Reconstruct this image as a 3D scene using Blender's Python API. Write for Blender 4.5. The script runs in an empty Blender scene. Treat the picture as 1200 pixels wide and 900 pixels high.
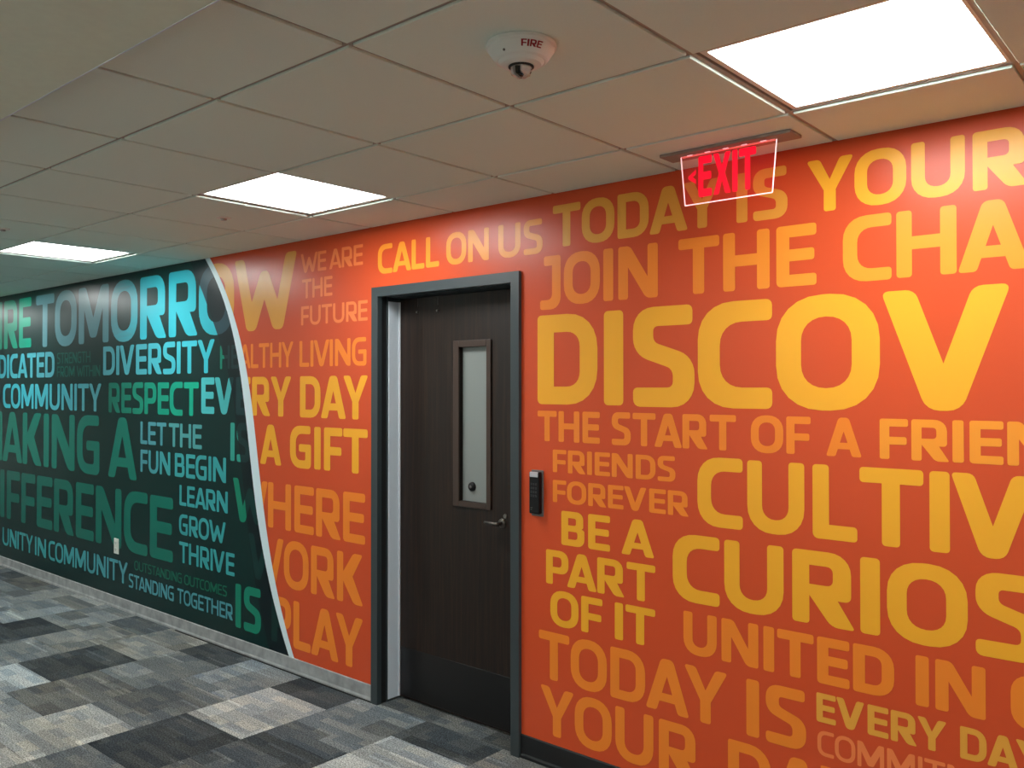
import bpy, bmesh, math, random
import numpy as np
from mathutils import Vector, Matrix
from mathutils.geometry import tessellate_polygon
random.seed(7)
SC = bpy.context.scene
COL = SC.collection

# ------------------------------------------------------------------ camera
YAW, PITCH, FPX = math.radians(40.735), math.radians(0.6), 1004.0
cd = bpy.data.cameras.new('camera'); cam = bpy.data.objects.new('camera', cd); COL.objects.link(cam)
cam.location = (0, -2.974, 1.67)
cam.rotation_euler = (math.radians(90) + PITCH, 0, YAW)
cd.sensor_width = 36; cd.sensor_fit = 'HORIZONTAL'; cd.lens = FPX / 1200 * 36
cd.shift_y = -(450 - 443.086) / 1200
cd.clip_start = 0.02; cd.clip_end = 100
SC.camera = cam

# ------------------------------------------------------------------ world, light levels, exposure
w = bpy.data.worlds.new('world'); SC.world = w; w.use_nodes = True
w.node_tree.nodes['Background'].inputs[0].default_value = (0.6, 0.7, 0.75, 1)
w.node_tree.nodes['Background'].inputs[1].default_value = 0.02
LIGHT_POWER = 21.5                                   # radiance of the ceiling panels
LIGHT_COLOR = (0.955, 1.0, 0.985, 1)
SC.view_settings.view_transform = 'Standard'
SC.view_settings.look = 'None'
SC.view_settings.gamma = 1
SC.view_settings.use_curve_mapping = False
SC.view_settings.exposure = 0.0

# ------------------------------------------------------------------ helpers
def lin(c):
    c = c / 255.0
    return c / 12.92 if c <= 0.04045 else ((c + 0.055) / 1.055) ** 2.4
def rgb(r, g, b): return (lin(r), lin(g), lin(b), 1.0)

def mat(name, color=(200, 200, 200), rough=0.5, metal=0.0, spec=0.5):
    m = bpy.data.materials.new(name); m.use_nodes = True
    p = m.node_tree.nodes['Principled BSDF']
    p.inputs['Base Color'].default_value = rgb(*color)
    p.inputs['Roughness'].default_value = rough
    p.inputs['Metallic'].default_value = metal
    p.inputs['Specular IOR Level'].default_value = spec
    return m
def nd(m, typ, **kw):
    n = m.node_tree.nodes.new(typ)
    for k, v in kw.items():
        if hasattr(n, k): setattr(n, k, v)
        else: n.inputs[k].default_value = v
    return n
def lk(m, a, b): m.node_tree.links.new(a, b)
def bsdf(m): return m.node_tree.nodes['Principled BSDF']
def noise_bump(m, scale, strength, dist=0.001, detail=4, coords='Object', stretch=None):
    tc = nd(m, 'ShaderNodeTexCoord'); n = nd(m, 'ShaderNodeTexNoise'); n.inputs['Scale'].default_value = scale
    n.inputs['Detail'].default_value = detail
    src = tc.outputs[coords]
    if stretch:
        mp = nd(m, 'ShaderNodeMapping'); mp.inputs['Scale'].default_value = stretch
        lk(m, src, mp.inputs['Vector']); src = mp.outputs[0]
    lk(m, src, n.inputs['Vector'])
    b = nd(m, 'ShaderNodeBump'); b.inputs['Strength'].default_value = strength; b.inputs['Distance'].default_value = dist
    lk(m, n.outputs['Fac'], b.inputs['Height']); lk(m, b.outputs[0], bsdf(m).inputs['Normal'])
    return n
def vary(m, noise, base, amt):
    """multiply the base colour by a gentle noise"""
    r = nd(m, 'ShaderNodeMapRange'); r.inputs['To Min'].default_value = 1 - amt; r.inputs['To Max'].default_value = 1 + amt
    r.inputs['From Min'].default_value = 0.3; r.inputs['From Max'].default_value = 0.7
    lk(m, noise.outputs['Fac'], r.inputs['Value'])
    mx = nd(m, 'ShaderNodeVectorMath', operation='SCALE'); mx.inputs[0].default_value = rgb(*base)[:3]
    lk(m, r.outputs[0], mx.inputs['Scale']); lk(m, mx.outputs[0], bsdf(m).inputs['Base Color'])
def emit(name, color, strength):
    m = bpy.data.materials.new(name); m.use_nodes = True
    p = bsdf(m); p.inputs['Base Color'].default_value = (0.8, 0.8, 0.8, 1)
    p.inputs['Emission Color'].default_value = color; p.inputs['Emission Strength'].default_value = strength
    return m

def mesh_obj(name, me, parent=None, loc=(0, 0, 0), rot=(0, 0, 0)):
    o = bpy.data.objects.new(name, me); COL.objects.link(o)
    o.location = loc; o.rotation_euler = rot
    if parent: o.parent = parent
    return o
def bm_obj(name, bm, m, parent=None, loc=(0, 0, 0), rot=(0, 0, 0), smooth=False):
    me = bpy.data.meshes.new(name); bmesh.ops.recalc_face_normals(bm, faces=bm.faces[:]); bm.to_mesh(me); bm.free()
    if m: me.materials.append(m)
    if smooth:
        for p in me.polygons: p.use_smooth = True
    return mesh_obj(name, me, parent, loc, rot)
def empty(name, loc=(0, 0, 0), rot=(0, 0, 0)):
    o = bpy.data.objects.new(name, None); COL.objects.link(o); o.empty_display_size = 0.1
    o.location = loc; o.rotation_euler = rot
    return o
def tag(o, label=None, cat=None, group=None, kind=None):
    if label: o['label'] = label
    if cat: o['category'] = cat
    if group: o['group'] = group
    if kind: o['kind'] = kind
    return o
def box(bm, x0, x1, y0, y1, z0, z1, bev=0.0, seg=1):
    r = bmesh.ops.create_cube(bm, size=1.0)
    vs = r['verts']
    for v in vs:
        v.co = Vector(((x0 + x1) / 2 + v.co.x * (x1 - x0), (y0 + y1) / 2 + v.co.y * (y1 - y0), (z0 + z1) / 2 + v.co.z * (z1 - z0)))
    if bev > 0:
        es = list({e for v in vs for e in v.link_edges})
        bmesh.ops.bevel(bm, geom=es, offset=bev, segments=seg, affect='EDGES', profile=0.5)
def boxes(*bs, bev=0.0, seg=1):
    bm = bmesh.new()
    for b in bs: box(bm, *b, bev=bev, seg=seg)
    return bm
def lathe(bm, prof, n=40, cap_first=False, cap_last=False):
    rings = []
    for r, z in prof:
        rings.append([bm.verts.new((r * math.cos(2 * math.pi * i / n), r * math.sin(2 * math.pi * i / n), z)) for i in range(n)])
    for a, b in zip(rings, rings[1:]):
        for i in range(n):
            bm.faces.new((a[i], a[(i + 1) % n], b[(i + 1) % n], b[i]))
    if cap_first: bm.faces.new(rings[0])
    if cap_last: bm.faces.new(rings[-1])
def tube(bm, p0, p1, r0, r1=None, n=12):
    p0, p1 = Vector(p0), Vector(p1); r1 = r0 if r1 is None else r1
    d = (p1 - p0); q = d.to_track_quat('Z', 'Y').to_matrix()
    rings = []
    for p, r in ((p0, r0), (p1, r1)):
        rings.append([bm.verts.new(p + q @ Vector((r * math.cos(2 * math.pi * i / n), r * math.sin(2 * math.pi * i / n), 0))) for i in range(n)])
    for i in range(n):
        bm.faces.new((rings[0][i], rings[0][(i + 1) % n], rings[1][(i + 1) % n], rings[1][i]))
    bm.faces.new(rings[0]); bm.faces.new(rings[1])

# ------------------------------------------------------------------ the mural's rounded squarish capitals
def glyph(ch, sv=0.22, sh=0.195):
    """advance width and contours of one capital, cap height 1; a contour is a list of (x, y, corner radius)"""
    r, k = 0.05, 0.0
    C = []
    def O(W, H0=-0.015, H1=1.015):
        R = min(0.46 * W, 0.43)
        return [[(0, H0, R), (0, H1, R), (W, H1, R), (W, H0, R)],
                [(sv, H0 + sh, R * .60), (W - sv, H0 + sh, R * .60), (W - sv, H1 - sh, R * .60), (sv, H1 - sh, R * .60)]]
    if ch == 'I': W = sv * 1.04; C = [[(0, 0, r), (0, 1, r), (W, 1, r), (W, 0, r)]]
    elif ch == 'E':
        W = .66; a = .5 - sh / 2 + .01; b = a + sh
        C = [[(0, 0, .08), (0, 1, .06), (W, 1, r), (W, 1 - sh, r), (sv, 1 - sh, k), (sv, b, k), (W * .95, b, r), (W * .95, a, r), (sv, a, k), (sv, sh, k), (W, sh, r), (W, 0, r)]]
    elif ch == 'F':
        W = .63; a = .5 - sh / 2 - .04; b = a + sh
        C = [[(0, 0, r), (0, 1, .06), (W, 1, r), (W, 1 - sh, r), (sv, 1 - sh, k), (sv, b, k), (W * .95, b, r), (W * .95, a, r), (sv, a, k), (sv, 0, r)]]
    elif ch == 'L':
        W = .60; C = [[(0, 0, .08), (0, 1, r), (sv, 1, r), (sv, sh, k), (W, sh, r), (W, 0, r)]]
    elif ch == 'T':
        W = .79; a = W / 2 - sv / 2; b = a + sv
        C = [[(0, 1, r), (W, 1, r), (W, 1 - sh, r), (b, 1 - sh, k), (b, 0, r), (a, 0, r), (a, 1 - sh, k), (0, 1 - sh, r)]]
    elif ch == 'H':
        W = .83; a = .5 - sh / 2 + .01; b = a + sh
        C = [[(0, 0, r), (0, 1, r), (sv, 1, r), (sv, b, k), (W - sv, b, k), (W - sv, 1, r), (W, 1, r), (W, 0, r), (W - sv, 0, r), (W - sv, a, k), (sv, a, k), (sv, 0, r)]]
    elif ch == 'U':
        W = .84; R = .38
        C = [[(0, 1, r), (sv, 1, r), (sv, sh - .015, .2), (W - sv, sh - .015, .2), (W - sv, 1, r), (W, 1, r), (W, -.015, R), (0, -.015, R)]]
    elif ch == 'J':
        W = .53
        C = [[(.10, 1, r), (W, 1, .06), (W, -.08, .3), (0, -.08, .06), (0, -.08 + sh, r), (W - sv, -.08 + sh, .12), (W - sv, 1 - sh, k), (.10, 1 - sh, r)]]
    elif ch == 'C':
        W = .73; R = .40
        C = [[(W, 1.01, .06), (0, 1.01, R), (0, -.01, R), (W, -.01, .06), (W, sh - .01, r), (sv, sh - .01, .22), (sv, 1.01 - sh, .22), (W, 1.01 - sh, r)]]
    elif ch == 'G':
        W = .78; R = .40
        C = [[(W * .97, 1.01, .06), (0, 1.01, R), (0, -.01, R), (W, -.01, .13), (W, .57, r), (W * .43, .57, r), (W * .43, .57 - sh * .95, r), (W - sv * .95, .57 - sh * .95, k), (W - sv * .95, sh - .01, .05), (sv, sh - .01, .22), (sv, 1.01 - sh, .22), (W * .97, 1.01 - sh, r)]]
    elif ch == 'S':
        W = .68
        C = [[(W * .97, 1.01, .06), (0, 1.01, .30), (0, .53, .17), (W - sv * 1.03, .375, .07), (W - sv * 1.03, sh - .01, .06), (0, sh - .01, r), (0, -.01, .08), (W, -.01, .30), (W, .495, .17), (sv * 1.03, .65, .06), (sv * 1.03, 1.01 - sh, .05), (W * .97, 1.01 - sh, r)]]
    elif ch == 'D':
        W = .79
        C = [[(0, 0, .06), (0, 1, .05), (W, 1, .42), (W, 0, .42)], [(sv, sh, k), (W - sv, sh, .23), (W - sv, 1 - sh, .23), (sv, 1 - sh, k)]]
    elif ch == 'O': W = .88; C = O(W)
    elif ch == 'P':
        W = .72; y = .33
        C = [[(0, 0, r), (0, 1, .06), (W, 1, .28), (W, y, .28), (sv, y, k), (sv, 0, r)], [(sv, y + sh * .95, k), (W - sv, y + sh * .95, .1), (W - sv, 1 - sh, .1), (sv, 1 - sh, k)]]
    elif ch == 'R':
        W = .79; Wb = .75
        C = [[(0, 0, r), (0, 1, .06), (Wb, 1, .28), (Wb, .36, .2), (Wb * .78, .36, k), (W + .01, 0, .05), (W - .285, 0, .09), (sv, .39, k), (sv, 0, r)],
             [(sv, .36 + sh * .92, k), (Wb - sv, .36 + sh * .92, .08), (Wb - sv, 1 - sh, .08), (sv, 1 - sh, k)]]
    elif ch == 'B':
        W = .73
        C = [[(0, 0, .06), (0, 1, .06), (W * .95, 1, .24), (W * .95, .555, .13), (W * .88, .515, k), (W, .475, .13), (W, 0, .26)],
             [(sv, sh, k), (W - sv, sh, .08), (W - sv, .5 - sh * .42, .06), (sv, .5 - sh * .42, k)],
             [(sv, .5 + sh * .5, k), (W * .94 - sv, .5 + sh * .5, .06), (W * .94 - sv, 1 - sh, .06), (sv, 1 - sh, k)]]
    elif ch == 'A':
        W = .92; t = .13 + (sv - .22) * .4; lw = sv * 1.12; xl = W / 2 - t; c0 = .19; c1 = c0 + sh * .86
        ap = (W / 2 - lw) / xl
        C = [[(0, 0, .06), (xl, 1, .08), (W - xl, 1, .08), (W, 0, .06), (W - lw, 0, r), (W - lw - xl * c0, c0, k), (lw + xl * c0, c0, k), (lw, 0, r)],
             [(lw + xl * c1, c1, k), (W - lw - xl * c1, c1, k), (W / 2, ap, .015)]]
    elif ch == 'V':
        W = .93; t = .125 + (sv - .22) * .4; lw = sv * 1.14; xl = W / 2 - t; yv = 1 - (W / 2 - lw) / xl
        C = [[(0, 1, .06), (lw, 1, .07), (W / 2, yv, k), (W - lw, 1, .07), (W, 1, .06), (W - xl, 0, .10), (xl, 0, .10)]]
    elif ch == 'W':
        W = 1.36; t = .105 + (sv - .22) * .4; lw = sv * 1.08; q = W * .285; m = W / 2
        s = q - t
        C = [[(0, 1, .05), (lw, 1, .06), (q + .012, 1 - (q + .012 - lw) / s if s else .3, k), (m - t * .75, .80, .05), (m + t * .75, .80, .05), (W - q - .012, 1 - (q + .012 - lw) / s, k), (W - lw, 1, .06), (W, 1, .05),
              (W - q + t, 0, .07), (W - q - t, 0, .07), (m, .42, k), (q + t, 0, .07), (q - t, 0, .07)]]
    elif ch == 'M':
        W = 1.10; a = .11
        C = [[(0, 0, r), (0, 1, .05), (sv * 1.3, 1, .07), (W / 2, .45, k), (W - sv * 1.3, 1, .07), (W, 1, .05), (W, 0, r), (W - sv, 0, r), (W - sv, .60, k), (W / 2 + a, .10, .06), (W / 2 - a, .10, .06), (sv, .60, k), (sv, 0, r)]]
    elif ch == 'N':
        W = .87
        C = [[(0, 0, r), (0, 1, .05), (sv * 1.2, 1, .08), (W - sv, .40, k), (W - sv, 1, r), (W, 1, r), (W, 0, .05), (W - sv * 1.15, 0, .09), (sv, .60, k), (sv, 0, r)]]
    elif ch == 'Y':
        W = .87; a = W / 2 - sv / 2; b = a + sv; lw = sv * 1.13
        C = [[(0, 1, .07), (lw, 1, .06), (W / 2, .60, k), (W - lw, 1, .06), (W, 1, .07), (b, .40, k), (b, 0, r), (a, 0, r), (a, .40, k)]]
    elif ch == 'K':
        W = .82
        C = [[(0, 0, r), (0, 1, r), (sv, 1, r), (sv, .61, k), (W - .31, 1, .07), (W - .02, 1, .06), (W * .60, .54, k), (W, 0, .06), (W - .29, 0, .08), (sv, .42, k), (sv, 0, r)]]
    elif ch == 'X':
        W = .84; c = .14
        C = [[(0, 1, r), (.26, 1, r), (W / 2, .66, k), (W - .26, 1, r), (W, 1, r), (W / 2 + c, .5, k), (W, 0, r), (W - .26, 0, r), (W / 2, .34, k), (.26, 0, r), (0, 0, r), (W / 2 - c, .5, k)]]
    elif ch == '<':
        W = .45
        C = [[(W, 1, .02), (W, .72, .02), (.26, .5, 0), (W, .28, .02), (W, 0, .02), (0, .42, .02), (0, .58, .02)]]
    else: W = .3
    return W, C
def fillet(pts, n=6):
    out = []; N = len(pts)
    for i in range(N):
        p = Vector(pts[i][:2]); rr = pts[i][2]
        a = Vector(pts[i - 1][:2]) - p; b = Vector(pts[(i + 1) % N][:2]) - p
        if rr <= 0.0: out.append(p); continue
        d = min(rr, a.length * .49, b.length * .49)
        m = n if rr > .12 else 4
        P0, P3 = p + a.normalized() * d, p + b.normalized() * d
        P1, P2 = P0.lerp(p, .60), P3.lerp(p, .60)
        for j in range(m + 1):
            t = j / m
            out.append(P0 * (1 - t) ** 3 + P1 * 3 * t * (1 - t) ** 2 + P2 * 3 * t * t * (1 - t) + P3 * t ** 3)
    return out
GAP = {'default': .115}
ROUND_L = set('OCGU'); ROUND_R = set('DOU')
def gap(a, b):
    g = .115
    if a in 'DOP' : g -= .035
    if b in 'COG' : g -= .035
    pair = a + b
    if pair in ('AY', 'YA', 'AV', 'VA', 'TA', 'AT', 'LT', 'LY', 'PA', 'FA', 'AW', 'WA'): g = -.11 if pair in ('AY', 'YA', 'AV', 'LT', 'LY') else -.05
    elif a in 'AVYW' or b in 'AVYW': g = .01
    elif a in 'TFLCEKRXS' and b not in 'T': g -= .045
    elif b in 'T' : g -= .05
    if a in 'LFT' and b in 'T': g = .03
    if a == 'V' and b == 'E': g = .10
    return g
def layout(text, sv, sh):
    x = 0; out = []
    prev = None
    for ch in text:
        W, C = glyph(ch, sv, sh)
        if prev: x += gap(prev, ch)
        out.append((x, W, C)); x += W; prev = ch
    return out, x
def word_polys(text, sv=.22, sh=.195):
    """flat triangles of a word at cap height 1; returns verts (x, y) and faces"""
    gl, width = layout(text, sv, sh)
    V, F = [], []
    for x, W, C in gl:
        loops = [[Vector((p.x + x, p.y, 0)) for p in fillet(c)] for c in C]
        tri = tessellate_polygon(loops); base = len(V)
        for l in loops: V += [(p.x, p.y) for p in l]
        F += [tuple(base + i for i in t) for t in tri]
    return V, F, width

# ------------------------------------------------------------------ materials
M_print = bpy.data.materials.new('mural_vinyl'); M_print.use_nodes = True
_p = bsdf(M_print); _p.inputs['Roughness'].default_value = 0.31; _p.inputs['Specular IOR Level'].default_value = 0.33
_a = nd(M_print, 'ShaderNodeAttribute'); _a.attribute_name = 'ink'; lk(M_print, _a.outputs['Color'], _p.inputs['Base Color'])
noise_bump(M_print, 160, 0.12, 0.0006, 3)
M_wall = mat('painted_plaster', (232, 234, 228), .8, 0, .3); vary(M_wall, noise_bump(M_wall, 60, .15), (232, 234, 228), .02)
M_tile = mat('mineral_fibre_tile', (214, 208, 198), .95, 0, .15); vary(M_tile, noise_bump(M_tile, 420, .35, .0008, 6), (224, 238, 228), .03)
M_grid = mat('painted_steel_grid', (165, 155, 143), .55)
M_soffit = mat('soffit_paint', (205, 208, 192), .85, 0, .2); vary(M_soffit, noise_bump(M_soffit, 40, .1), (222, 232, 214), .02)
M_deck = mat('plenum_deck', (90, 88, 84), .9)
M_frame = mat('dark_grey_door_frame_paint', (54, 63, 66), .42)
M_alu = mat('pale_grey_enamel', (218, 228, 238), .5)
M_alu_edge = mat('polished_aluminium_edge', (235, 240, 245), .3, .3)
M_black = mat('black_plastic', (9, 9, 11), .4, 0, .35)
M_greyp = mat('grey_plastic', (105, 100, 98), .5)
M_silver = mat('silver_plastic', (205, 205, 210), .3, .3)
M_steel = mat('satin_steel', (160, 155, 148), .28, 1.0)
M_whitep = mat('white_plastic', (226, 226, 218), .4)
M_slot = mat('dark_slot', (25, 25, 25), .7)
M_red = mat('red_ink', (150, 22, 28), .5)
M_kick = mat('dark_kick_plate', (24, 22, 22), .35)
noise_bump(M_kick, 12, .12, .001, 3)
M_baseb = mat('black_rubber_base', (22, 23, 25), .45)
M_baseg = mat('grey_base', (120, 116, 112), .6)
_n = noise_bump(M_baseg, 14, .3, .002, 6); vary(M_baseg, _n, (158, 160, 160), .25)

def wood():
    m = mat('dark_walnut_veneer', (52, 38, 31), .42, 0, .4)
    tc = nd(m, 'ShaderNodeTexCoord'); mp = nd(m, 'ShaderNodeMapping'); mp.inputs['Scale'].default_value = (22, 22, .7)
    lk(m, tc.outputs['Object'], mp.inputs['Vector'])
    n = nd(m, 'ShaderNodeTexNoise'); n.inputs['Scale'].default_value = 3.0; n.inputs['Detail'].default_value = 8; n.inputs['Roughness'].default_value = .65
    lk(m, mp.outputs[0], n.inputs['Vector'])
    cr = nd(m, 'ShaderNodeValToRGB'); e = cr.color_ramp.elements
    e[0].position = .32; e[0].color = rgb(24, 16, 12); e[1].position = .72; e[1].color = rgb(54, 35, 24)
    e2 = cr.color_ramp.elements.new(.5); e2.color = rgb(34, 22, 16)
    lk(m, n.outputs['Fac'], cr.inputs[0]); lk(m, cr.outputs[0], bsdf(m).inputs['Base Color'])
    b = nd(m, 'ShaderNodeBump'); b.inputs['Strength'].default_value = .15; b.inputs['Distance'].default_value = .0005
    lk(m, n.outputs['Fac'], b.inputs['Height']); lk(m, b.outputs[0], bsdf(m).inputs['Normal'])
    return m
M_wood = wood()
M_lite_wood = mat('walnut_bead', (64, 48, 40), .4)
M_glass = mat('frosted_glass', (136, 141, 138), .35, 0, .5)

def carpet():
    """tone comes from each square's own object colour; block and streak pattern runs along the corridor"""
    m = mat('carpet', (120, 120, 115), .97, 0, .08)
    geo = nd(m, 'ShaderNodeNewGeometry'); oi = nd(m, 'ShaderNodeObjectInfo')
    def mth(op, a, b=None):
        q = nd(m, 'ShaderNodeMath', operation=op)
        for i, v in enumerate((a, b)):
            if v is None: continue
            if isinstance(v, (int, float)): q.inputs[i].default_value = v
            else: lk(m, v, q.inputs[i])
        return q.outputs[0]
    sx = nd(m, 'ShaderNodeSeparateXYZ'); lk(m, geo.outputs['Position'], sx.inputs[0])
    def wn(a, b):
        c = nd(m, 'ShaderNodeCombineXYZ'); lk(m, a, c.inputs[0])
        if b is not None: lk(m, b, c.inputs[1])
        q = nd(m, 'ShaderNodeTexWhiteNoise', noise_dimensions='2D'); lk(m, c.outputs[0], q.inputs['Vector']); return q.outputs['Value']
    def blocks(fx, fy, seed):
        s = mth('ADD', mth('MULTIPLY', oi.outputs['Random'], 57.0 + seed), seed)
        row = mth('FLOOR', mth('MULTIPLY', mth('ADD', sx.outputs[1], s), fy))
        off = wn(row, s)
        cell = mth('FLOOR', mth('ADD', mth('MULTIPLY', sx.outputs[0], fx), mth('MULTIPLY', off, 7.0)))
        return wn(row, mth('ADD', cell, s))
    def mr(src, f0, f1, lo, hi):
        r = nd(m, 'ShaderNodeMapRange'); r.inputs['From Min'].default_value = f0; r.inputs['From Max'].default_value = f1
        r.inputs['To Min'].default_value = lo; r.inputs['To Max'].default_value = hi; lk(m, src, r.inputs['Value']); return r.outputs[0]
    def noise(scale, stretch, detail=2):
        mp = nd(m, 'ShaderNodeMapping'); mp.inputs['Scale'].default_value = stretch; lk(m, geo.outputs['Position'], mp.inputs['Vector'])
        n = nd(m, 'ShaderNodeTexNoise'); n.inputs['Scale'].default_value = scale; n.inputs['Detail'].default_value = detail; lk(m, mp.outputs[0], n.inputs['Vector']); return n.outputs['Fac']
    a, b, c = blocks(3.0, 7.0, 3.1), blocks(6.5, 19.0, 11.7), blocks(3.0, 60.0, 23.3)
    fn = noise(150, (1, 1, 1), 2); st = noise(30, (1, 7, 1), 3)
    k = mth('MULTIPLY', mr(a, 0, 1, .68, 1.34), mr(b, 0, 1, .82, 1.20))
    k = mth('MULTIPLY', k, mr(c, .0, 1, .92, 1.08))
    thin = mth('GREATER_THAN', c, .975)                       # a few pale threads
    k = mth('MULTIPLY', k, mth('ADD', mth('MULTIPLY', thin, .35), 1.0))
    k = mth('MULTIPLY', k, mth('MULTIPLY', mr(st, .3, .7, .86, 1.14), mr(fn, .35, .65, .45, 1.55)))
    vm = nd(m, 'ShaderNodeVectorMath', operation='SCALE'); lk(m, oi.outputs['Color'], vm.inputs[0]); lk(m, k, vm.inputs['Scale'])
    # blocks lean warm or cool
    tint = nd(m, 'ShaderNodeMix', data_type='RGBA'); lk(m, b, tint.inputs['Factor'])
    tint.inputs[6].default_value = (.90, 1.0, 1.07, 1); tint.inputs[7].default_value = (1.04, 1.03, .95, 1)
    mm = nd(m, 'ShaderNodeVectorMath', operation='MULTIPLY'); lk(m, vm.outputs[0], mm.inputs[0]); lk(m, tint.outputs[2], mm.inputs[1])
    lk(m, mm.outputs[0], bsdf(m).inputs['Base Color'])
    bp = nd(m, 'ShaderNodeBump'); bp.inputs['Strength'].default_value = .6; bp.inputs['Distance'].default_value = .003
    lk(m, fn, bp.inputs['Height']); lk(m, bp.outputs[0], bsdf(m).inputs['Normal'])
    return m
M_carpet = carpet()
M_panel = emit('light_diffuser', LIGHT_COLOR, LIGHT_POWER)

# ------------------------------------------------------------------ room shell
X0, X1, YB, H = -15.0, 4.2, -4.75, 2.52
DX0, DX1, DZ = -3.481, -2.555, 2.147         # clear door opening
OX0, OX1, OZ = -3.531, -2.505, 2.197         # outside of the frame

sL = np.array([(-5.236,2.513),(-5.108,2.359),(-4.99,2.212),(-4.844,1.82),(-4.68,1.11),(-4.617,.851),(-4.556,.65),(-4.456,.407),(-4.289,.093)])
sR = np.array([(-5.179,2.511),(-5.052,2.354),(-4.949,2.209),(-4.765,1.82),(-4.595,1.11),(-4.539,.859),(-4.48,.66),(-4.403,.415),(-4.24,.085)])
sB = np.array([(-5.44,2.512),(-5.285,2.306),(-5.091,2.007),(-5.018,1.883),(-4.916,1.662),(-4.872,1.44),(-4.822,1.225),(-4.765,.996),(-4.725,.761),(-4.657,.495),(-4.582,.283),(-4.49,.08)])
cL, cR, cB = (np.polyfit(s[:, 1], s[:, 0], 4) for s in (sL, sR, sB))
cB = np.polyfit(sB[:, 1], sB[:, 0], 5)
cL = np.polyfit(np.r_[sL[:, 1], sR[:, 1]], np.r_[sL[:, 0], sR[:, 0]], 4)   # centre of the white stripe
def xs(z, c):
    if c is cB: return float(np.interp(z, sB[::-1, 1], sB[::-1, 0]) * .5 + np.polyval(c, z) * .5)
    return float(np.polyval(c, z))
def half(z): return 0.030 if z > 2.2 else 0.030 + 0.012 * min(1, (2.2 - z) / .6) if z > .9 else 0.042 - .018 * (.9 - z) / .9

INK_ORANGE = rgb(217, 82, 42); INK_GREEN = rgb(1, 42, 40); INK_BAND = rgb(1, 22, 27); INK_WHITE = rgb(224, 241, 248)
def ink_mesh(name, verts, faces, cols, parent, y):
    me = bpy.data.meshes.new(name)
    me.from_pydata([(x, y, z) for x, z in verts], [], faces)
    at = me.color_attributes.new('ink', 'FLOAT_COLOR', 'CORNER')
    for p, c in zip(me.polygons, cols):
        for li in p.loop_indices: at.data[li].color = c
    me.materials.append(M_print)
    # make every face look towards the corridor
    if len(me.polygons):
        bm = bmesh.new(); bm.from_mesh(me)
        for f in bm.faces:
            f.normal_update()
            if f.normal.y > 0: f.normal_flip()
        bm.to_mesh(me); bm.free()
    return mesh_obj(name, me, parent)

bm = boxes((X0, OX0 + .02, .004, .13, 0, H + .1), (OX1 - .02, X1, .004, .13, 0, H + .1), (OX0 + .02, OX1 - .02, .004, .13, OZ - .02, H + .1))
wall_back = tag(bm_obj('wall_back', bm, M_wall), kind='structure')
zr = list(np.linspace(0, H + .01, 41))
V, F, K = [], [], []
def quad(a, b, c, d, col):
    n = len(V); V.extend([a, b, c, d]); F.append((n, n + 1, n + 2, n + 3)); K.append(col)
for z0, z1 in zip(zr, zr[1:]):
    b0, b1, s0, s1 = xs(z0, cB), xs(z1, cB), xs(z0, cL), xs(z1, cL)
    quad((X0, z0), (b0, z0), (b1, z1), (X0, z1), INK_GREEN)
    quad((b0, z0), (s0, z0), (s1, z1), (b1, z1), INK_BAND)
    quad((s0, z0), (OX0 + .01, z0), (OX0 + .01, z1), (s1, z1), INK_ORANGE)
quad((OX0 + .01, OZ - .01), (OX1 - .01, OZ - .01), (OX1 - .01, H + .01), (OX0 + .01, H + .01), INK_ORANGE)
quad((OX1 - .01, 0), (X1, 0), (X1, H + .01), (OX1 - .01, H + .01), INK_ORANGE)
panel = ink_mesh('mural_panel', V, F, K, wall_back, 0.0)
panel['label'] = 'mural ground, dark green on the left and orange on the right'
V, F, K = [], [], []
for z0, z1 in zip(zr, zr[1:]):
    quad((xs(z0, cL) - half(z0), z0), (xs(z0, cL) + half(z0), z0), (xs(z1, cL) + half(z1), z1), (xs(z1, cL) - half(z1), z1), INK_WHITE)
st = ink_mesh('mural_stripe', V, F, K, wall_back, -.0016); st['label'] = 'curved white stripe'

wb = bm_obj('wall_front', boxes((X0, X1, YB - .1, YB, 0, H + .1)), M_wall); tag(wb, kind='structure')
tag(bm_obj('wall_left', boxes((X0 - .1, X0, YB - .1, .13, 0, H + .1)), M_wall), kind='structure')
tag(bm_obj('wall_right', boxes((X1, X1 + .1, YB - .1, .13, 0, H + .1)), M_wall), kind='structure')
# unseen dark slab behind the door, blocks light so nothing shines through
tag(bm_obj('door_light_block_1', boxes((OX0 - .1, OX1 + .1, .26, .30, 0, H)), M_deck), kind='structure')

# ------------------------------------------------------------------ floor of carpet squares
floor = tag(bm_obj('floor', boxes((X0 - .1, X1 + .1, YB - .1, .30, -.08, -.006)), M_deck), kind='structure')
tm = bpy.data.meshes.new('carpet_tile')
bm = bmesh.new(); PX, PY = .5073, .4955
box(bm, -PX / 2 + .0006, PX / 2 - .0006, -PY / 2 + .0006, PY / 2 - .0006, -.007, 0.0, bev=.0012); bm.to_mesh(tm); bm.free(); tm.materials.append(M_carpet)
def tone(v, tint=0.0):
    if v < .1: tint = -1.6 - tint * .3
    return (v * (.99 + .045 * tint), v * 1.0, v * (.99 - .05 * tint), 1)
DARK, MDARK, MID, LIGHT = .045, .085, .17, .25
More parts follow.
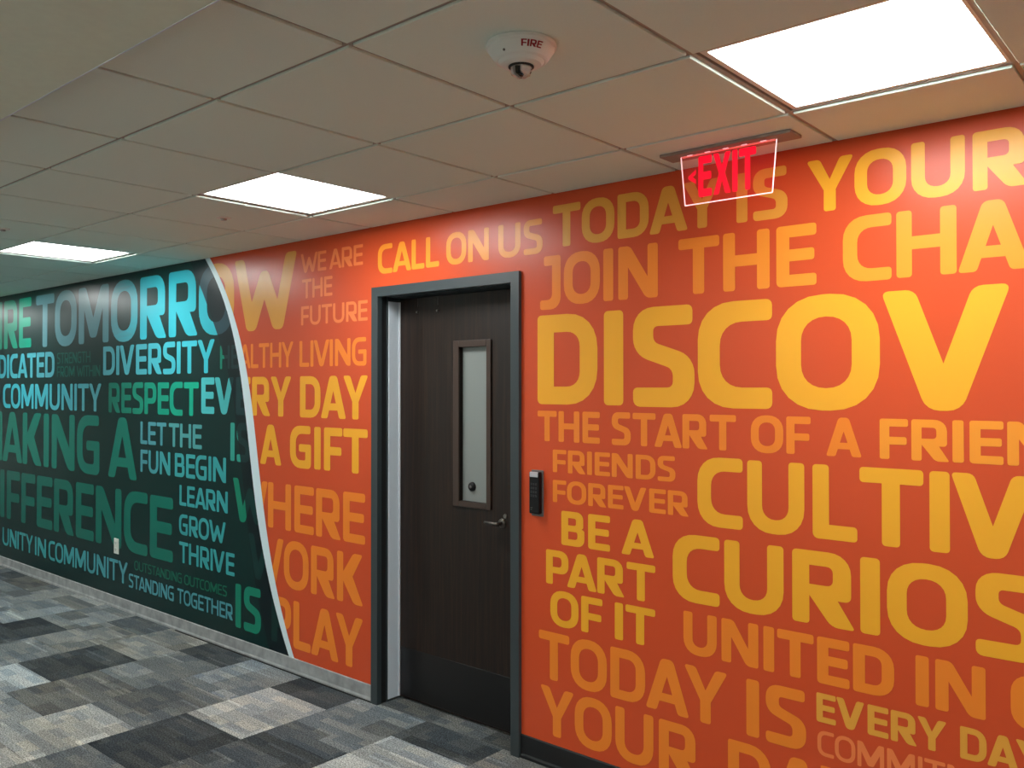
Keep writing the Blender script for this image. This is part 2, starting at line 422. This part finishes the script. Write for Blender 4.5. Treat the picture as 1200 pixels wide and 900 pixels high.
# explicit squares: (column counted leftwards from the door edge x=-3.13, row) -> tone; row 0 touches the wall
EXPL = {}
def set_t(c, r, v): EXPL[(c, r)] = v
for k, v in {(-2, 0): .20, (-1, 0): .062, (-1, 1): .37, (0, 0): .17, (0, 1): .085, (1, 0): .060, (1, 1): .38, (1, 2): .058, (1, 3): .14,
             (2, 0): .25, (2, 1): .135, (2, 2): .37, (3, 0): .085, (3, 1): .19, (3, 2): .12, (4, 0): .20, (4, 1): .062, (4, 2): .38,
             (5, 0): .095, (5, 1): .19, (5, 2): .18, (6, 0): .20, (6, 1): .060, (7, 0): .22, (8, 0): .17, (10, 0): .09, (-2, 1): .24, (0, 2): .12, (3, 3): .22}.items(): set_t(*k, v)
ntile = 0
for c in range(-8, 23):
    xc = -3.13 - PX * (c + .5)
    if xc - PX / 2 < X0 or xc + PX / 2 > X1: continue
    off = .27 if c % 2 else .0085          # staggered by half a square from column to column
    for r in range(0, 7):
        yc = off - PY * (r + .5)
        y1 = yc + PY / 2
        if yc - PY / 2 < YB: continue
        if ntile >= 290: break
        o = mesh_obj('carpet_tile', tm, floor, (xc, yc, random.uniform(-.0004, .0004)))
        v = EXPL.get((c, r))
        if v is None: v = random.choice((.06, .12, .16, .2, .22, .27))
        o.color = tone(v, random.uniform(-1.2, .8)); ntile += 1
# the wall-side squares of the even columns stop short of the door; a plain strip fills the threshold
bm = boxes((DX0, DX1, .0085, .30, -.007, -.0002)); o = bm_obj('carpet_strip', bm, M_carpet, floor); o.color = tone(.12)
# remaining carpet that is never in view, one sheet just below the squares
o = bm_obj('carpet_sheet', boxes((X0, X1, YB, 0.004, -.0062, -.0055)), M_carpet, floor); o.color = tone(.15); o['kind'] = 'stuff'

def base(name, x0, x1, m, h=.083, t=.006, toe=.004):
    bm = bmesh.new(); n = 2
    prof = [(0, 0), (-t - toe, 0), (-t - toe, .004), (-t - .004, .012), (-t, .022), (-t, h - .004), (-t + .003, h), (0, h)]
    a = [bm.verts.new((x0, y, z)) for y, z in prof]; b = [bm.verts.new((x1, y, z)) for y, z in prof]
    for i in range(len(prof) - 1): bm.faces.new((a[i], a[i + 1], b[i + 1], b[i]))
    bm.faces.new(a); bm.faces.new(b)
    return tag(bm_obj(name, bm, m), kind='structure')
base('baseboard_left', X0, OX0, M_baseg, .088)
shade = bm_obj('base_shadow_strip', boxes((-5.6, OX0, -.017, -.009, -.001, .005)), M_slot, floor); shade['label'] = 'painted shadow line along the foot of the grey base'  # dark strip standing in for the shadow line below the base
base('baseboard_right', OX1, X1, M_baseb, .105)
b = bm_obj('baseboard_front', boxes((X0, X1, YB, YB + .008, 0, .1)), M_baseb); tag(b, kind='structure')

# ------------------------------------------------------------------ ceiling
T = 0.6165; CX = -1.08; CY = -.398
SOF_Z, SOF_Y = 2.46, -2.048
ceil = tag(bm_obj('ceiling', boxes((X0, X1, YB, .13, 2.62, 2.72)), M_deck), kind='structure')
kx = [CX + T * k for k in range(-30, 12)]
kx = [x for x in kx if X0 - T < x < X1]
ky = [CY + T, CY, CY - T, CY - 2 * T, CY - 3 * T]
def tile_mesh(w, d):
    me = bpy.data.meshes.new('ceiling_tile'); bm = bmesh.new()
    g = .009
    # tegular: a flange resting on the grid, a face hanging 6 mm below it
    box(bm, g, w - g, g, d - g, 2.5195, 2.534, bev=.0015)
    bm.to_mesh(me); bm.free(); me.materials.append(M_tile); return me
lights = [(-0.4635, 0), (-2.9295, 0), (-5.3955, 0), (-7.8615, 0), (-10.3275, 0), (-12.7935, 0), (2.0025, 0)]
lx = {round(x - T, 2) for x, _ in lights}
rows = [(-.0, CY), (CY, CY - T), (CY - T, CY - 2 * T), (CY - 2 * T, SOF_Y + .0)]
tms = {}
for x in kx:
    for ri, (ya, yb) in enumerate(rows):
        if ri == 1 and round(x, 2) in lx: continue
        xa, xb = max(x, X0), min(x + T, X1)
        if xb - xa < .05: continue
        key = (round(xb - xa, 3), ri)
        if key not in tms: tms[key] = tile_mesh(xb - xa, ya - yb)
        o = mesh_obj('ceiling_tile', tms[key], ceil, (xa, yb, random.uniform(-.0006, .0004)), (0, 0, 0))
for y in (CY, CY - T, CY - 2 * T):
    bm_obj('grid_runner', boxes((X0, X1, y - .0072, y + .0072, 2.526, 2.545)), M_grid, ceil)
for x in kx:
    if X0 < x < X1: bm_obj('grid_tee', boxes((x - .0072, x + .0072, SOF_Y, 0, 2.5265, 2.544)), M_grid, ceil)
bm_obj('wall_angle', boxes((X0, X1, -.006, -.0005, 2.5235, 2.54)), M_grid, ceil)
bm_obj('ceiling_back', boxes((X0, X1, SOF_Y, 0, 2.546, 2.555)), M_deck, ceil)
s = bm_obj('soffit', boxes((X0, X1, YB, SOF_Y, SOF_Z, 2.62)), M_soffit, ceil); s['label'] = 'smooth painted drop of the ceiling'
bm_obj('soffit_trim', boxes((X0, X1, SOF_Y, SOF_Y + .004, SOF_Z - .001, SOF_Z + .012)), M_alu, ceil)

# ------------------------------------------------------------------ ceiling lights
def ceiling_light(x1, label, y1=None, z=2.534):
    y1 = CY if y1 is None else y1
    x0, y0 = x1 - T, y1 - T
    t = empty('ceiling_light', ((x0 + x1) / 2, (y0 + y1) / 2, z)); tag(t, label, 'ceiling light', 'square recessed ceiling lights')
    a, b = T / 2 - .008, T / 2 - .0245
    bm = boxes((-a, a, -a, -b, -.006, .02), (-a, a, b, a, -.006, .02), (-a, -b, -b, b, -.006, .02), (b, a, -b, b, -.006, .02))
    bm_obj('light_frame', bm, M_whitep, t)
    bm_obj('diffuser', boxes((-b, b, -b, b, -.001, .006)), M_panel, t)
    bm_obj('housing', boxes((-a, a, -a, a, .0205, .09)), M_grid, t)
    return t
ll = ['large square ceiling light right of the round white alarm, cut by the picture top',
      'square ceiling light above the wall left of the door', 'farthest visible square ceiling light, at the left picture edge above the green wall',
      'square ceiling light farther down the corridor beyond the left picture edge', 'next to last square ceiling light at the far end of the corridor',
      'last square ceiling light at the far end of the corridor', 'square ceiling light beyond the right picture edge']
for (x, _), lb in zip(lights, ll): ceiling_light(x + .008, lb)
for i, x in enumerate((2.0, -.46, -2.93, -5.4, -7.86, -10.3)):  # unseen row, added to brighten the mural, floor and ceiling
    ceiling_light(x, '%s added fill light in the painted ceiling behind the viewer' % ('first', 'second', 'third', 'fourth', 'fifth', 'sixth')[i], -3.75, 2.455)

# ------------------------------------------------------------------ door
door = tag(empty('door_1', (0, 0, 0)), kind='structure')
door['label'] = 'dark walnut door with a narrow window in a dark grey steel frame'
P = .018
bm = bmesh.new()
def casing(y0, y1, a0, a1, zt, w, bev=0):
    box(bm, a0, a0 + w, y0, y1, 0, zt, bev); box(bm, a1 - w, a1, y0, y1, 0, zt, bev); box(bm, a0 + w, a1 - w, y0, y1, zt - w, zt, bev)
casing(-P, .002, OX0, OX1, OZ, .05)                      # face
bm_obj('frame_face', bm, M_frame, door)
bm = bmesh.new(); casing(.002, .012, DX0 - .045, DX1 + .045, DZ + .045, .045); bm_obj('frame_reveal', bm, M_frame, door)
bm = bmesh.new(); casing(.012, .050, DX0 - .045, DX1 + .045, DZ + .045, .037); bm_obj('frame_groove', bm, M_slot, door)
bm = bmesh.new(); casing(.050, .26, DX0 - .045, DX1 + .045, DZ + .045, .045); bm_obj('frame_jamb', bm, M_frame, door)
bm = boxes((DX0, DX0 + .004, .056, .128, .012, DZ - .02), bev=.001); o = bm_obj('hinge_strip', bm, M_alu, door); o['label'] = 'pale aluminium strip along the hinge side'
bm = boxes((DX0, DX0 + .009, .128, .138, .012, DZ - .02), bev=.001); bm_obj('strip_edge', bm, M_alu_edge, door)
DY = .14
LX0, LX1, LZ0, LZ1 = -3.070, -2.812, 1.068, 1.905
gx0, gx1, gz0, gz1 = LX0 + .040, LX1 - .030, LZ0 + .028, LZ1 - .034
bm = boxes((DX0 + .003, gx0, DY, DY + .045, .012, DZ - .004), (gx1, DX1 - .003, DY, DY + .045, .012, DZ - .004),
           (gx0, gx1, DY, DY + .045, .012, gz0), (gx0, gx1, DY, DY + .045, gz1, DZ - .004))
leaf = bm_obj('door_leaf', bm, M_wood, door)
bm = boxes((LX0, gx0, DY - .010, DY + .012, LZ0, LZ1), (gx1, LX1, DY - .010, DY + .012, LZ0, LZ1), (gx0, gx1, DY - .010, DY + .012, LZ0, gz0), (gx0, gx1, DY - .010, DY + .012, gz1, LZ1), bev=.003, seg=2)
bm_obj('window_bead', bm, M_lite_wood, leaf)
o = bm_obj('window_glass', boxes((gx0, gx1, DY + .022, DY + .028, gz0, gz1)), M_glass, leaf); o['label'] = 'frosted grey glass'
bm = bmesh.new(); lathe(bm, [(.0001, -.016), (.015, -.016), (.022, -.010), (.024, 0)], 24)
bm_obj('glass_knob', bm, M_black, leaf, (-2.962, DY + .022, 1.170), (math.radians(-90), 0, 0), True)
bm = bmesh.new(); lathe(bm, [(.0001, -.017), (.006, -.019), (.008, -.016)], 16)
bm_obj('glass_knob_boss', bm, M_greyp, leaf, (-2.962, DY + .022, 1.170), (math.radians(-90), 0, 0), True)
bm_obj('kick_plate', boxes((DX0 + .012, DX1 - .012, DY - .0025, DY, .02, .278), bev=.001), M_kick, leaf)
# lever handle
hx, hz = -2.742, 1.012
bm = bmesh.new()
lathe(bm, [(.0001, -.010), (.019, -.010), (.022, -.007), (.023, 0)], 28)
for v in bm.verts: v.co = Vector((v.co.x, v.co.z, v.co.y))
tube(bm, (0, -.008, 0), (0, -.052, 0), .0095, .0085, 16)
tube(bm, (.006, -.046, 0), (-.060, -.048, .002), .0085, .0070, 16)
tube(bm, (-.060, -.048, .002), (-.080, -.042, .002), .0070, .0055, 16)
M_lever = mat('dark_satin_steel', (112, 106, 100), .3, 1.0)
h = bm_obj('lever_handle', bm, M_lever, leaf, (hx, DY, hz), smooth=True); h['label'] = 'satin steel lever handle'
bm = bmesh.new(); tube(bm, (0, 0, 0), (0, -.007, 0), .011, .010, 16); bm_obj('lock_cylinder', bm, M_steel, leaf, (-2.722, DY, 1.048))
# two thin rods with round ends high on the door
for x in (-3.338, -3.186):
    bm = bmesh.new()
    tube(bm, (0, 0, 0), (0, -.012, 0), .0065, .0055, 14)
    bm_obj('door_bolt', bm, M_steel, leaf, (x, DY, 2.066))
    bm = bmesh.new(); tube(bm, (0, -.003, .030), (0, -.003, .072), .002, .002, 8); bm_obj('bolt_rod', bm, M_greyp, leaf, (x, DY, 2.066))

# ------------------------------------------------------------------ mural lettering
def col(r, g, b): return rgb(r, g, b)
YEL, YEL2, ORA, ORL, AMB = (252, 177, 46), (238, 166, 64), (250, 138, 44), (247, 134, 74), (252, 156, 50)
CYAN, STEEL, GRN, DGRN, TEAL = (58, 192, 208), (78, 154, 166), (0, 150, 122), (14, 92, 82), (58, 164, 168)
def lerp(a, b, t): return tuple(a[i] + (b[i] - a[i]) * t for i in range(4))
REP = {}
# text, z bottom, z top, x left, x right (None: natural width), colour at left, colour at right, stroke, label colour word
WORDS = [
('TODAY',2.283,2.467,-2.323,-1.511,YEL2,YEL2,.22,'yellow'),('IS',2.283,2.467,-1.452,-1.254,YEL2,YEL2,.22,'yellow'),('YOUR',2.283,2.467,-1.185,(3,-0.676),YEL,YEL,.22,'yellow'),
('JOIN',2.030,2.249,-2.395,-1.791,ORA,ORA,.22,'orange'),('THE',2.030,2.249,-1.698,-1.150,ORA,AMB,.22,'orange'),('CHANGE',2.030,2.249,-1.058,(2,-0.701),AMB,AMB,.22,'orange'),
('DISCOVER',1.594,1.988,-2.410,(6,-0.55),YEL,YEL,.225,'yellow'),
('THE',1.431,1.565,-2.410,-2.073,ORA,ORA,.22,'orange'),('START',1.431,1.565,-2.013,-1.456,ORA,ORA,.22,'orange'),('OF',1.431,1.565,-1.397,-1.173,ORA,ORA,.22,'orange'),('A',1.431,1.565,-1.119,-.997,ORA,ORA,.22,'orange'),('FRIENDSHIP',1.431,1.565,-.939,(4,-0.573),AMB,AMB,.22,'orange'),
('FRIENDS',1.297,1.396,-2.324,-1.713,ORA,ORA,.21,'orange'),('FOREVER',1.166,1.263,-2.324,-1.655,ORA,ORA,.21,'orange'),
('BE',.984,1.132,-2.277,-2.022,YEL,YEL,.22,'yellow'),('A',.984,1.132,-1.967,-1.809,YEL,YEL,.22,'yellow'),('PART',.805,.955,-2.362,-1.805,YEL,YEL,.22,'yellow'),('OF',.628,.780,-2.338,-2.061,YEL,YEL,.22,'yellow'),('IT',.628,.780,-1.999,-1.806,YEL,YEL,.22,'yellow'),
('TODAY',.385,.594,-2.403,-1.492,ORA,ORA,.21,'orange'),('IS',.385,.594,-1.418,-1.193,ORA,ORA,.22,'orange'),('YOUR',.142,.354,-2.396,-1.619,ORA,ORA,.21,'orange'),('DAY',.142,.354,-1.492,(1,-1.323),ORA,ORA,.21,'orange'),
('CULTIVATE',1.141,1.400,-1.617,(5,-0.725),YEL,YEL,.225,'yellow'),('CURIOSITY',.839,1.096,-1.726,(5,-0.675),YEL,YEL,.225,'yellow'),
('UNITED',.638,.800,-1.679,-.896,ORA,ORA,.235,'orange'),('IN',.638,.800,-.830,-.626,ORA,ORA,.235,'orange'),('COMMUNITY',.638,.800,-.558,(0,1.03),ORA,ORA,.235,'orange'),
('EVERY',.503,.604,-1.156,-.737,YEL2,YEL2,.22,'yellow'),('DAY',.503,.604,-.699,(2,-0.536),YEL2,YEL2,.22,'yellow'),('COMMITMENT',.388,.474,-1.153,(6,-0.742),ORL,ORL,.17,'orange'),
('CALL',2.268,2.421,-3.499,-3.037,AMB,AMB,.20,'amber'),('ON',2.268,2.421,-2.987,-2.704,AMB,AMB,.20,'amber'),('US',2.268,2.421,-2.645,-2.381,AMB,AMB,.20,'amber'),
('WE',2.331,2.443,-4.185,-3.943,ORL,ORL,.18,'pale orange'),('ARE',2.331,2.443,-3.916,-3.622,ORL,ORL,.18,'pale orange'),('THE',2.183,2.294,-4.172,-3.887,ORL,ORL,.18,'pale orange'),('FUTURE',2.028,2.138,-4.180,-3.582,ORL,ORL,.18,'pale orange'),
('LIVING',1.787,1.938,-4.195,-3.591,ORA,ORA,.18,'orange'),('DAY',1.494,1.733,-4.189,-3.576,YEL,YEL,.22,'yellow'),('A',1.201,1.443,-4.599,-4.372,YEL,YEL,.22,'yellow'),('GIFT',1.201,1.443,-4.286,-3.580,YEL,YEL,.22,'yellow'),
('INSPIRE',2.024,2.472,(6,-8.474),-8.192,GRN,GRN,.21,'green'),
('DEDICATED',1.753,1.972,(3,-8.763),-7.682,CYAN,STEEL,.21,'pale blue'),('STRENGTH',1.866,1.957,-7.630,-6.986,DGRN,DGRN,.15,'dark green'),('FROM',1.755,1.844,-7.629,-7.281,DGRN,DGRN,.15,'dark green'),('WITHIN',1.755,1.844,-7.240,-6.809,DGRN,DGRN,.15,'dark green'),
('DIVERSITY',1.762,1.984,-6.758,-5.122,STEEL,CYAN,.20,'pale blue'),('COMMUNITY',1.478,1.697,-8.857,-6.785,CYAN,STEEL,.19,'pale blue'),('RESPECT',1.475,1.703,-6.659,-5.324,(10,108,92),(8,172,140),.21,'green'),
('MAKING',.982,1.441,(1,-8.866),-6.815,(4,130,112),(6,116,102),.20,'green'),('A',.982,1.441,-6.667,-6.190,(4,120,104),(4,120,104),.20,'green'),
('LET',1.256,1.419,-6.142,-5.760,STEEL,STEEL,.19,'pale blue'),('THE',1.256,1.419,-5.724,-5.282,(78,158,160),(78,158,160),.19,'pale blue'),('FUN',1.053,1.215,-6.139,-5.702,STEEL,TEAL,.19,'pale blue'),('BEGIN',1.053,1.215,-5.639,-4.983,TEAL,TEAL,.19,'pale blue'),
('DIFFERENCE',.452,.899,(2,-8.749),-5.660,(4,104,92),(6,114,98),.205,'green'),
('UNITY',.200,.362,-8.847,-8.123,TEAL,TEAL,.17,'pale teal'),('IN',.200,.362,-8.080,-7.839,TEAL,TEAL,.17,'pale teal'),('COMMUNITY',.200,.362,-7.785,-6.329,TEAL,STEEL,.17,'pale teal'),
('LEARN',.860,.999,-5.573,-4.961,TEAL,TEAL,.19,'pale teal'),('GROW',.662,.800,-5.577,-4.983,TEAL,TEAL,.19,'pale teal'),('THRIVE',.470,.613,-5.575,-4.879,TEAL,TEAL,.19,'pale teal'),
('OUTSTANDING',.328,.395,-6.227,-5.539,(10,104,84),(10,104,84),.15,'dark green'),('OUTCOMES',.328,.395,-5.505,-4.968,(16,108,84),(16,108,84),.15,'dark green'),
('STANDING',.188,.289,-6.313,-5.647,STEEL,STEEL,.17,'pale teal'),('TOGETHER',.188,.289,-5.596,-4.897,STEEL,STEEL,.17,'pale teal'),
('IS',.156,.430,-4.867,-4.582,(14,132,106),(14,132,106),.22,'green'),
]
# words the white stripe runs through: + colour on the green side, in the dark band, on the orange side
CROSS = [
('TOMORROW',2.017,2.470,-8.083,-4.222,[(0,(82,132,140)),(.36,(84,140,150)),(.5,(46,176,192)),(1,(46,176,192))],(44,74,84),YEL2,.21),
('HEALTHY',1.787,1.938,-5.059,-4.254,[(0,(16,130,106)),(1,(16,130,106))],(24,56,56),ORA,.18),
('EVERY',1.494,1.733,-5.291,-4.273,[(0,(78,196,200)),(.3,(72,178,180)),(1,(72,178,180))],(24,60,62),YEL,.22),
('IS',1.201,1.443,-4.933,-4.709,[(0,(50,160,146)),(1,(50,160,146))],(20,54,54),YEL,.22),
('WHERE',.823,1.096,-4.901,-3.600,[(0,(18,136,106)),(1,(18,136,106))],(12,56,52),ORA,.20),
('WORK',.490,.765,-4.724,-3.614,[(0,(30,100,90)),(1,(30,100,90))],(12,52,50),ORA,.20),
('PLAY',.146,.422,-4.470,-3.613,[(0,(10,50,48)),(1,(10,50,48))],(10,50,46),ORA,.21),
]
def place(text, z0, z1, xl, xr, sv):
    V, F, wd = word_polys(text, sv, sv * .88)
    h = z1 - z0
    if isinstance(xl, tuple):                 # left edge of letter n is known, and the right end
        gl, _ = layout(text, sv, sv * .88); s = (xr - xl[1]) / (wd - gl[xl[0]][0]); x0 = xr - wd * s
    elif isinstance(xr, tuple):               # right edge of the first n letters is known
        gl, _ = layout(text, sv, sv * .88)
        s = h * xr[1] if xr[0] == 0 else (xr[1] - xl) / (gl[xr[0] - 1][0] + gl[xr[0] - 1][1]); x0 = xl
    else: s = (xr - xl) / wd; x0 = xl
    REP.setdefault('r', []).append((text, round(s / h, 3)))
    return [(x0 + x * s, z0 + y * h) for x, y in V], F, x0, wd * s
for (text, z0, z1, xl, xr, ca, cb, sv, cw) in WORDS:
    V, F, x0, W = place(text, z0, z1, xl, xr, sv)
    A, B = rgb(*ca), rgb(*cb)
    cols = [lerp(A, B, min(1, max(0, (sum(V[i][0] for i in f) / 3 - x0) / W))) for f in F]
    o = ink_mesh('lettering', V, F, cols, wall_back, -.0008); o['label'] = '%s capitals reading %s' % (cw, text)
def ramp(stops, t):
    for (a, ca), (b, cb) in zip(stops, stops[1:]):
        if t <= b: return lerp(rgb(*ca), rgb(*cb), (t - a) / (b - a) if t > a else 0)
    return rgb(*stops[-1][1])
for (text, z0, z1, xl, xr, stops, cband, cor, sv) in CROSS:
    V, F, x0, W = place(text, z0, z1, xl, xr, sv)
    bm = bmesh.new(); vs = [bm.verts.new((x, 0, z)) for x, z in V]
    for f in F: bm.faces.new([vs[i] for i in f])
    zz = np.linspace(z0 - .02, z1 + .02, 5)
    for c in (cB, cL):
        for a, b in zip(zz, zz[1:]):
            p, q = Vector((xs(a, c), 0, a)), Vector((xs(b, c), 0, b)); d = q - p
            bmesh.ops.bisect_plane(bm, geom=bm.verts[:] + bm.edges[:] + bm.faces[:], plane_co=p, plane_no=Vector((d.z, 0, -d.x)))
    bm.verts.index_update()
    V = [(v.co.x, v.co.z) for v in bm.verts]; F = [tuple(v.index for v in f.verts) for f in bm.faces]; cols = []
    for f in bm.faces:
        c = f.calc_center_median()
        if c.x < xs(c.z, cB): cols.append(ramp(stops, (c.x - x0) / W))
        elif c.x < xs(c.z, cL): cols.append(rgb(*cband))
        else: cols.append(rgb(*cor))
    bm.free()
    o = ink_mesh('lettering', V, F, cols, wall_back, -.0008); o['label'] = 'capitals reading %s, changing colour at the white stripe' % text

# ------------------------------------------------------------------ card reader
t = tag(empty('card_reader', (-2.408, 0, 1.198)), 'slim black card reader on the orange wall right of the door', 'card reader')
bm_obj('back_plate', boxes((-.034, .034, -.006, 0, -.103, .103), bev=.003, seg=2), M_greyp, t)
body = bm_obj('reader_body', boxes((-.029, .029, -.030, -.006, -.090, .096), bev=.006, seg=3), M_black, t)
bm_obj('silver_cap', boxes((-.024, .024, -.0325, -.018, .072, .0955), bev=.004, seg=2), M_silver, body)
bm = bmesh.new()
for r_ in range(4):
    for c_ in range(3):
        box(bm, -.018 + c_ * .013, -.009 + c_ * .013, -.0312, -.0295, .036 - r_ * .017, .046 - r_ * .017, bev=.001)
bm_obj('keypad', bm, mat('key_grey', (38, 38, 42), .4), body)
bm_obj('status_mark', boxes((-.018, -.006, -.0308, -.0295, -.064, -.062), (-.018, -.010, -.0308, -.0295, -.072, -.070)), M_greyp, body)

# ------------------------------------------------------------------ wall outlet
t = tag(empty('wall_outlet', (-6.513, 0, .466)), 'white wall outlet low on the dark green wall', 'outlet')
bm_obj('cover_plate', boxes((-.036, .036, -.006, -.0002, -.058, .058), bev=.002, seg=2), M_whitep, t)
for dz in (.025, -.025):
    s = bm_obj('socket', boxes((-.017, .017, -.009, -.005, dz - .014, dz + .014), bev=.002, seg=2), M_whitep, t)
    bm_obj('socket_slots', boxes((-.0085, -.0060, -.0095, -.0088, dz - .004, dz + .006), (.0060, .0085, -.0095, -.0088, dz - .004, dz + .006), (-.002, .002, -.0095, -.0088, dz - .011, dz - .007)), M_slot, s)

# ------------------------------------------------------------------ exit sign
EXY = -.205
t = tag(empty('exit_sign', (-1.387, EXY, 2.5195)), 'edge-lit clear exit sign with red letters hanging below the ceiling', 'exit sign')
can = bm_obj('canopy', boxes((-.245, .250, -.048, .048, -.012, 0), bev=.003, seg=2), mat('canopy_metal', (150, 134, 124), .5), t)
bm_obj('led_strip', boxes((-.178, .178, -.008, .008, -.0135, -.012)), emit('red_led', (1, .02, .04, 1), .55), can)
for x in (-.14, -.07, 0, .07, .14):
    bm_obj('led_dot', boxes((x - .010, x + .010, -.014, -.008, -.0145, -.012)), emit('pink_led', (1, .35, .4, 1), .9), can)
m = bpy.data.materials.new('edge_lit_acrylic'); m.use_nodes = True
p = bsdf(m); p.inputs['Base Color'].default_value = (1, .93, .93, 1); p.inputs['Roughness'].default_value = .04; p.inputs['IOR'].default_value = 1.03
p.inputs['Transmission Weight'].default_value = 1.0
p.inputs['Emission Color'].default_value = (1, .03, .05, 1); p.inputs['Emission Strength'].default_value = .06
bm = bmesh.new()
def prism(bm, pts, y0, y1):
    a = [bm.verts.new((x, y0, z)) for x, z in pts]; b = [bm.verts.new((x, y1, z)) for x, z in pts]
    n = len(pts); bm.faces.new(a); bm.faces.new(b[::-1])
    for i in range(n): bm.faces.new((a[i], a[(i + 1) % n], b[(i + 1) % n], b[i]))
W0, W1, ZB = .182, .166, -.190
prism(bm, [(-W0, -.012), (-W1 - .002, ZB), (W1 + .002, ZB), (W0, -.012)], -.003, .003)
pan = bm_obj('sign_panel', bm, m, t)
M_edge = emit('lit_acrylic_edge', (1, .62, .62, 1), 1.0)
bm = bmesh.new()
ed = [(-W0, -.012), (-W1, ZB), (W1, ZB), (W0, -.012)]
for a, b in zip(ed, ed[1:]): tube(bm, (a[0], 0, a[1]), (b[0], 0, b[1]), .0022, .0022, 8)
o = bm_obj('glowing_edge', bm, M_edge, pan); o['label'] = 'bright pink-white edge'
M_exit = emit('exit_red', (1, .002, .022, 1), 1.15); bsdf(M_exit).inputs['Base Color'].default_value = rgb(60, 0, 4); bsdf(M_exit).inputs['Roughness'].default_value = .8
def flat_text(text, x0, x1, z0, z1, y, m, parent, name, sv=.2, th=.002):
    V, F, wd = word_polys(text, sv, sv * .8); sx = (x1 - x0) / wd
    bm = bmesh.new(); vs = [bm.verts.new((x0 + a * sx, y, z0 + b * (z1 - z0))) for a, b in V]
    for f in F: bm.faces.new([vs[i] for i in f])
    r = bmesh.ops.extrude_face_region(bm, geom=bm.faces[:])
    for v in r['geom']:
        if isinstance(v, bmesh.types.BMVert): v.co.y += th
    return bm_obj(name, bm, m, parent)
flat_text('EXIT', -.110, .110, -.168, -.022, -.0042, M_exit, pan, 'exit_letters', .24, .0012)
flat_text('<', -.150, -.120, -.118, -.066, -.0042, M_exit, pan, 'exit_arrow', .2, .0012)

# ------------------------------------------------------------------ fire alarm detector
SDX, SDY = -1.366, -1.353
t = tag(empty('fire_detector', (SDX, SDY, 2.5195)), 'round white ceiling fire alarm with a clear strobe lens', 'fire alarm')
bm = bmesh.new(); lathe(bm, [(.0001, 0), (.086, 0), (.088, -.004), (.088, -.010), (.084, -.013)], 56)
bm_obj('base_ring', bm, M_whitep, t, smooth=False)
prof = [(.084, -.011), (.083, -.016), (.066, -.040), (.060, -.043), (.058, -.0425), (.050, -.050), (.036, -.054), (.0001, -.054)]
bm = bmesh.new(); lathe(bm, prof, 56); dome = bm_obj('alarm_body', bm, M_whitep, t, smooth=False)
bm = bmesh.new(); lathe(bm, [(.032, -.0525), (.032, -.056), (.026, -.057)], 40); bm_obj('lens_collar', bm, M_slot, t)
mg = mat('clear_lens', (235, 235, 235), .05); bsdf(mg).inputs['Transmission Weight'].default_value = 1.0; bsdf(mg).inputs['IOR'].default_value = 1.49
bm = bmesh.new(); lathe(bm, [(.027, -.054), (.027, -.066), (.024, -.074), (.014, -.080), (.0001, -.083)], 12); lens = bm_obj('strobe_lens', bm, mg, t)
bm = boxes((-.018, -.010, -.010, .010, -.070, -.054), (.006, .013, -.012, .012, -.068, -.054), (-.006, .002, .004, .014, -.064, -.054), bev=.001)
bm_obj('strobe_reflector', bm, mat('bright_reflector', (250, 250, 245), .3), lens)
bm_obj('strobe_tube', boxes((-.003, .002, -.016, .004, -.071, -.056)), M_black, lens)
bm = bmesh.new(); tube(bm, (0, 0, 0), (0, 0, -.0015), .0035, .003, 10)
az0 = math.atan2(-2.974 - SDY, -SDX)                      # direction from the alarm to the viewer's side of the corridor
def cone_pt(az, s, lift=.0005):                           # s: 0 at the rim, 1 at the lower edge of the sloping side
    r = .083 + (.066 - .083) * s; z = -.016 + (-.040 + .016) * s
    n = Vector((.816, 0, -.578))
    return Vector((math.cos(az) * (r + lift * n.x), math.sin(az) * (r + lift * n.x), z + lift * n.z))
bm.free()
bm = bmesh.new(); d = az0 - .62
bmesh.ops.create_uvsphere(bm, u_segments=12, v_segments=8, radius=.0032)
o = bm_obj('indicator', bm, mat('grey_indicator', (110, 106, 96), .5), t, tuple(cone_pt(d, .72)), smooth=True)
V, F, wd = word_polys('FIRE', .21, .18)
bm = bmesh.new(); vs = []
for x, y in V:
    az = az0 + .0 + .70 * (x / wd); vs.append(bm.verts.new(cone_pt(az, .04 + .56 * (1 - y), .0006)))
for f in F: bm.faces.new([vs[i] for i in f])
bm_obj('fire_lettering', bm, M_red, t)

# ------------------------------------------------------------------ sprinkler heads
def sprinkler(x, y, label):
    t = tag(empty('sprinkler_head', (x, y, 2.5195)), label, 'sprinkler', 'ceiling sprinkler heads')
    bm = bmesh.new(); lathe(bm, [(.0001, 0), (.036, 0), (.036, -.003), (.022, -.006), (.0001, -.006)], 24); bm_obj('escutcheon', bm, M_whitep, t)
    bm = bmesh.new(); lathe(bm, [(.0001, -.006), (.016, -.006), (.014, -.013), (.0001, -.013)], 20); bm_obj('deflector', bm, M_steel, t)
sprinkler(-3.895, -.668, 'small ceiling sprinkler head left of the middle ceiling light')
sprinkler(-5.067, -1.281, 'small ceiling sprinkler head at the left picture edge')
if __name__ == '__main__':
    print('RATIOS', REP['r'])
    print('TILES', ntile, 'objs', len(bpy.data.objects))
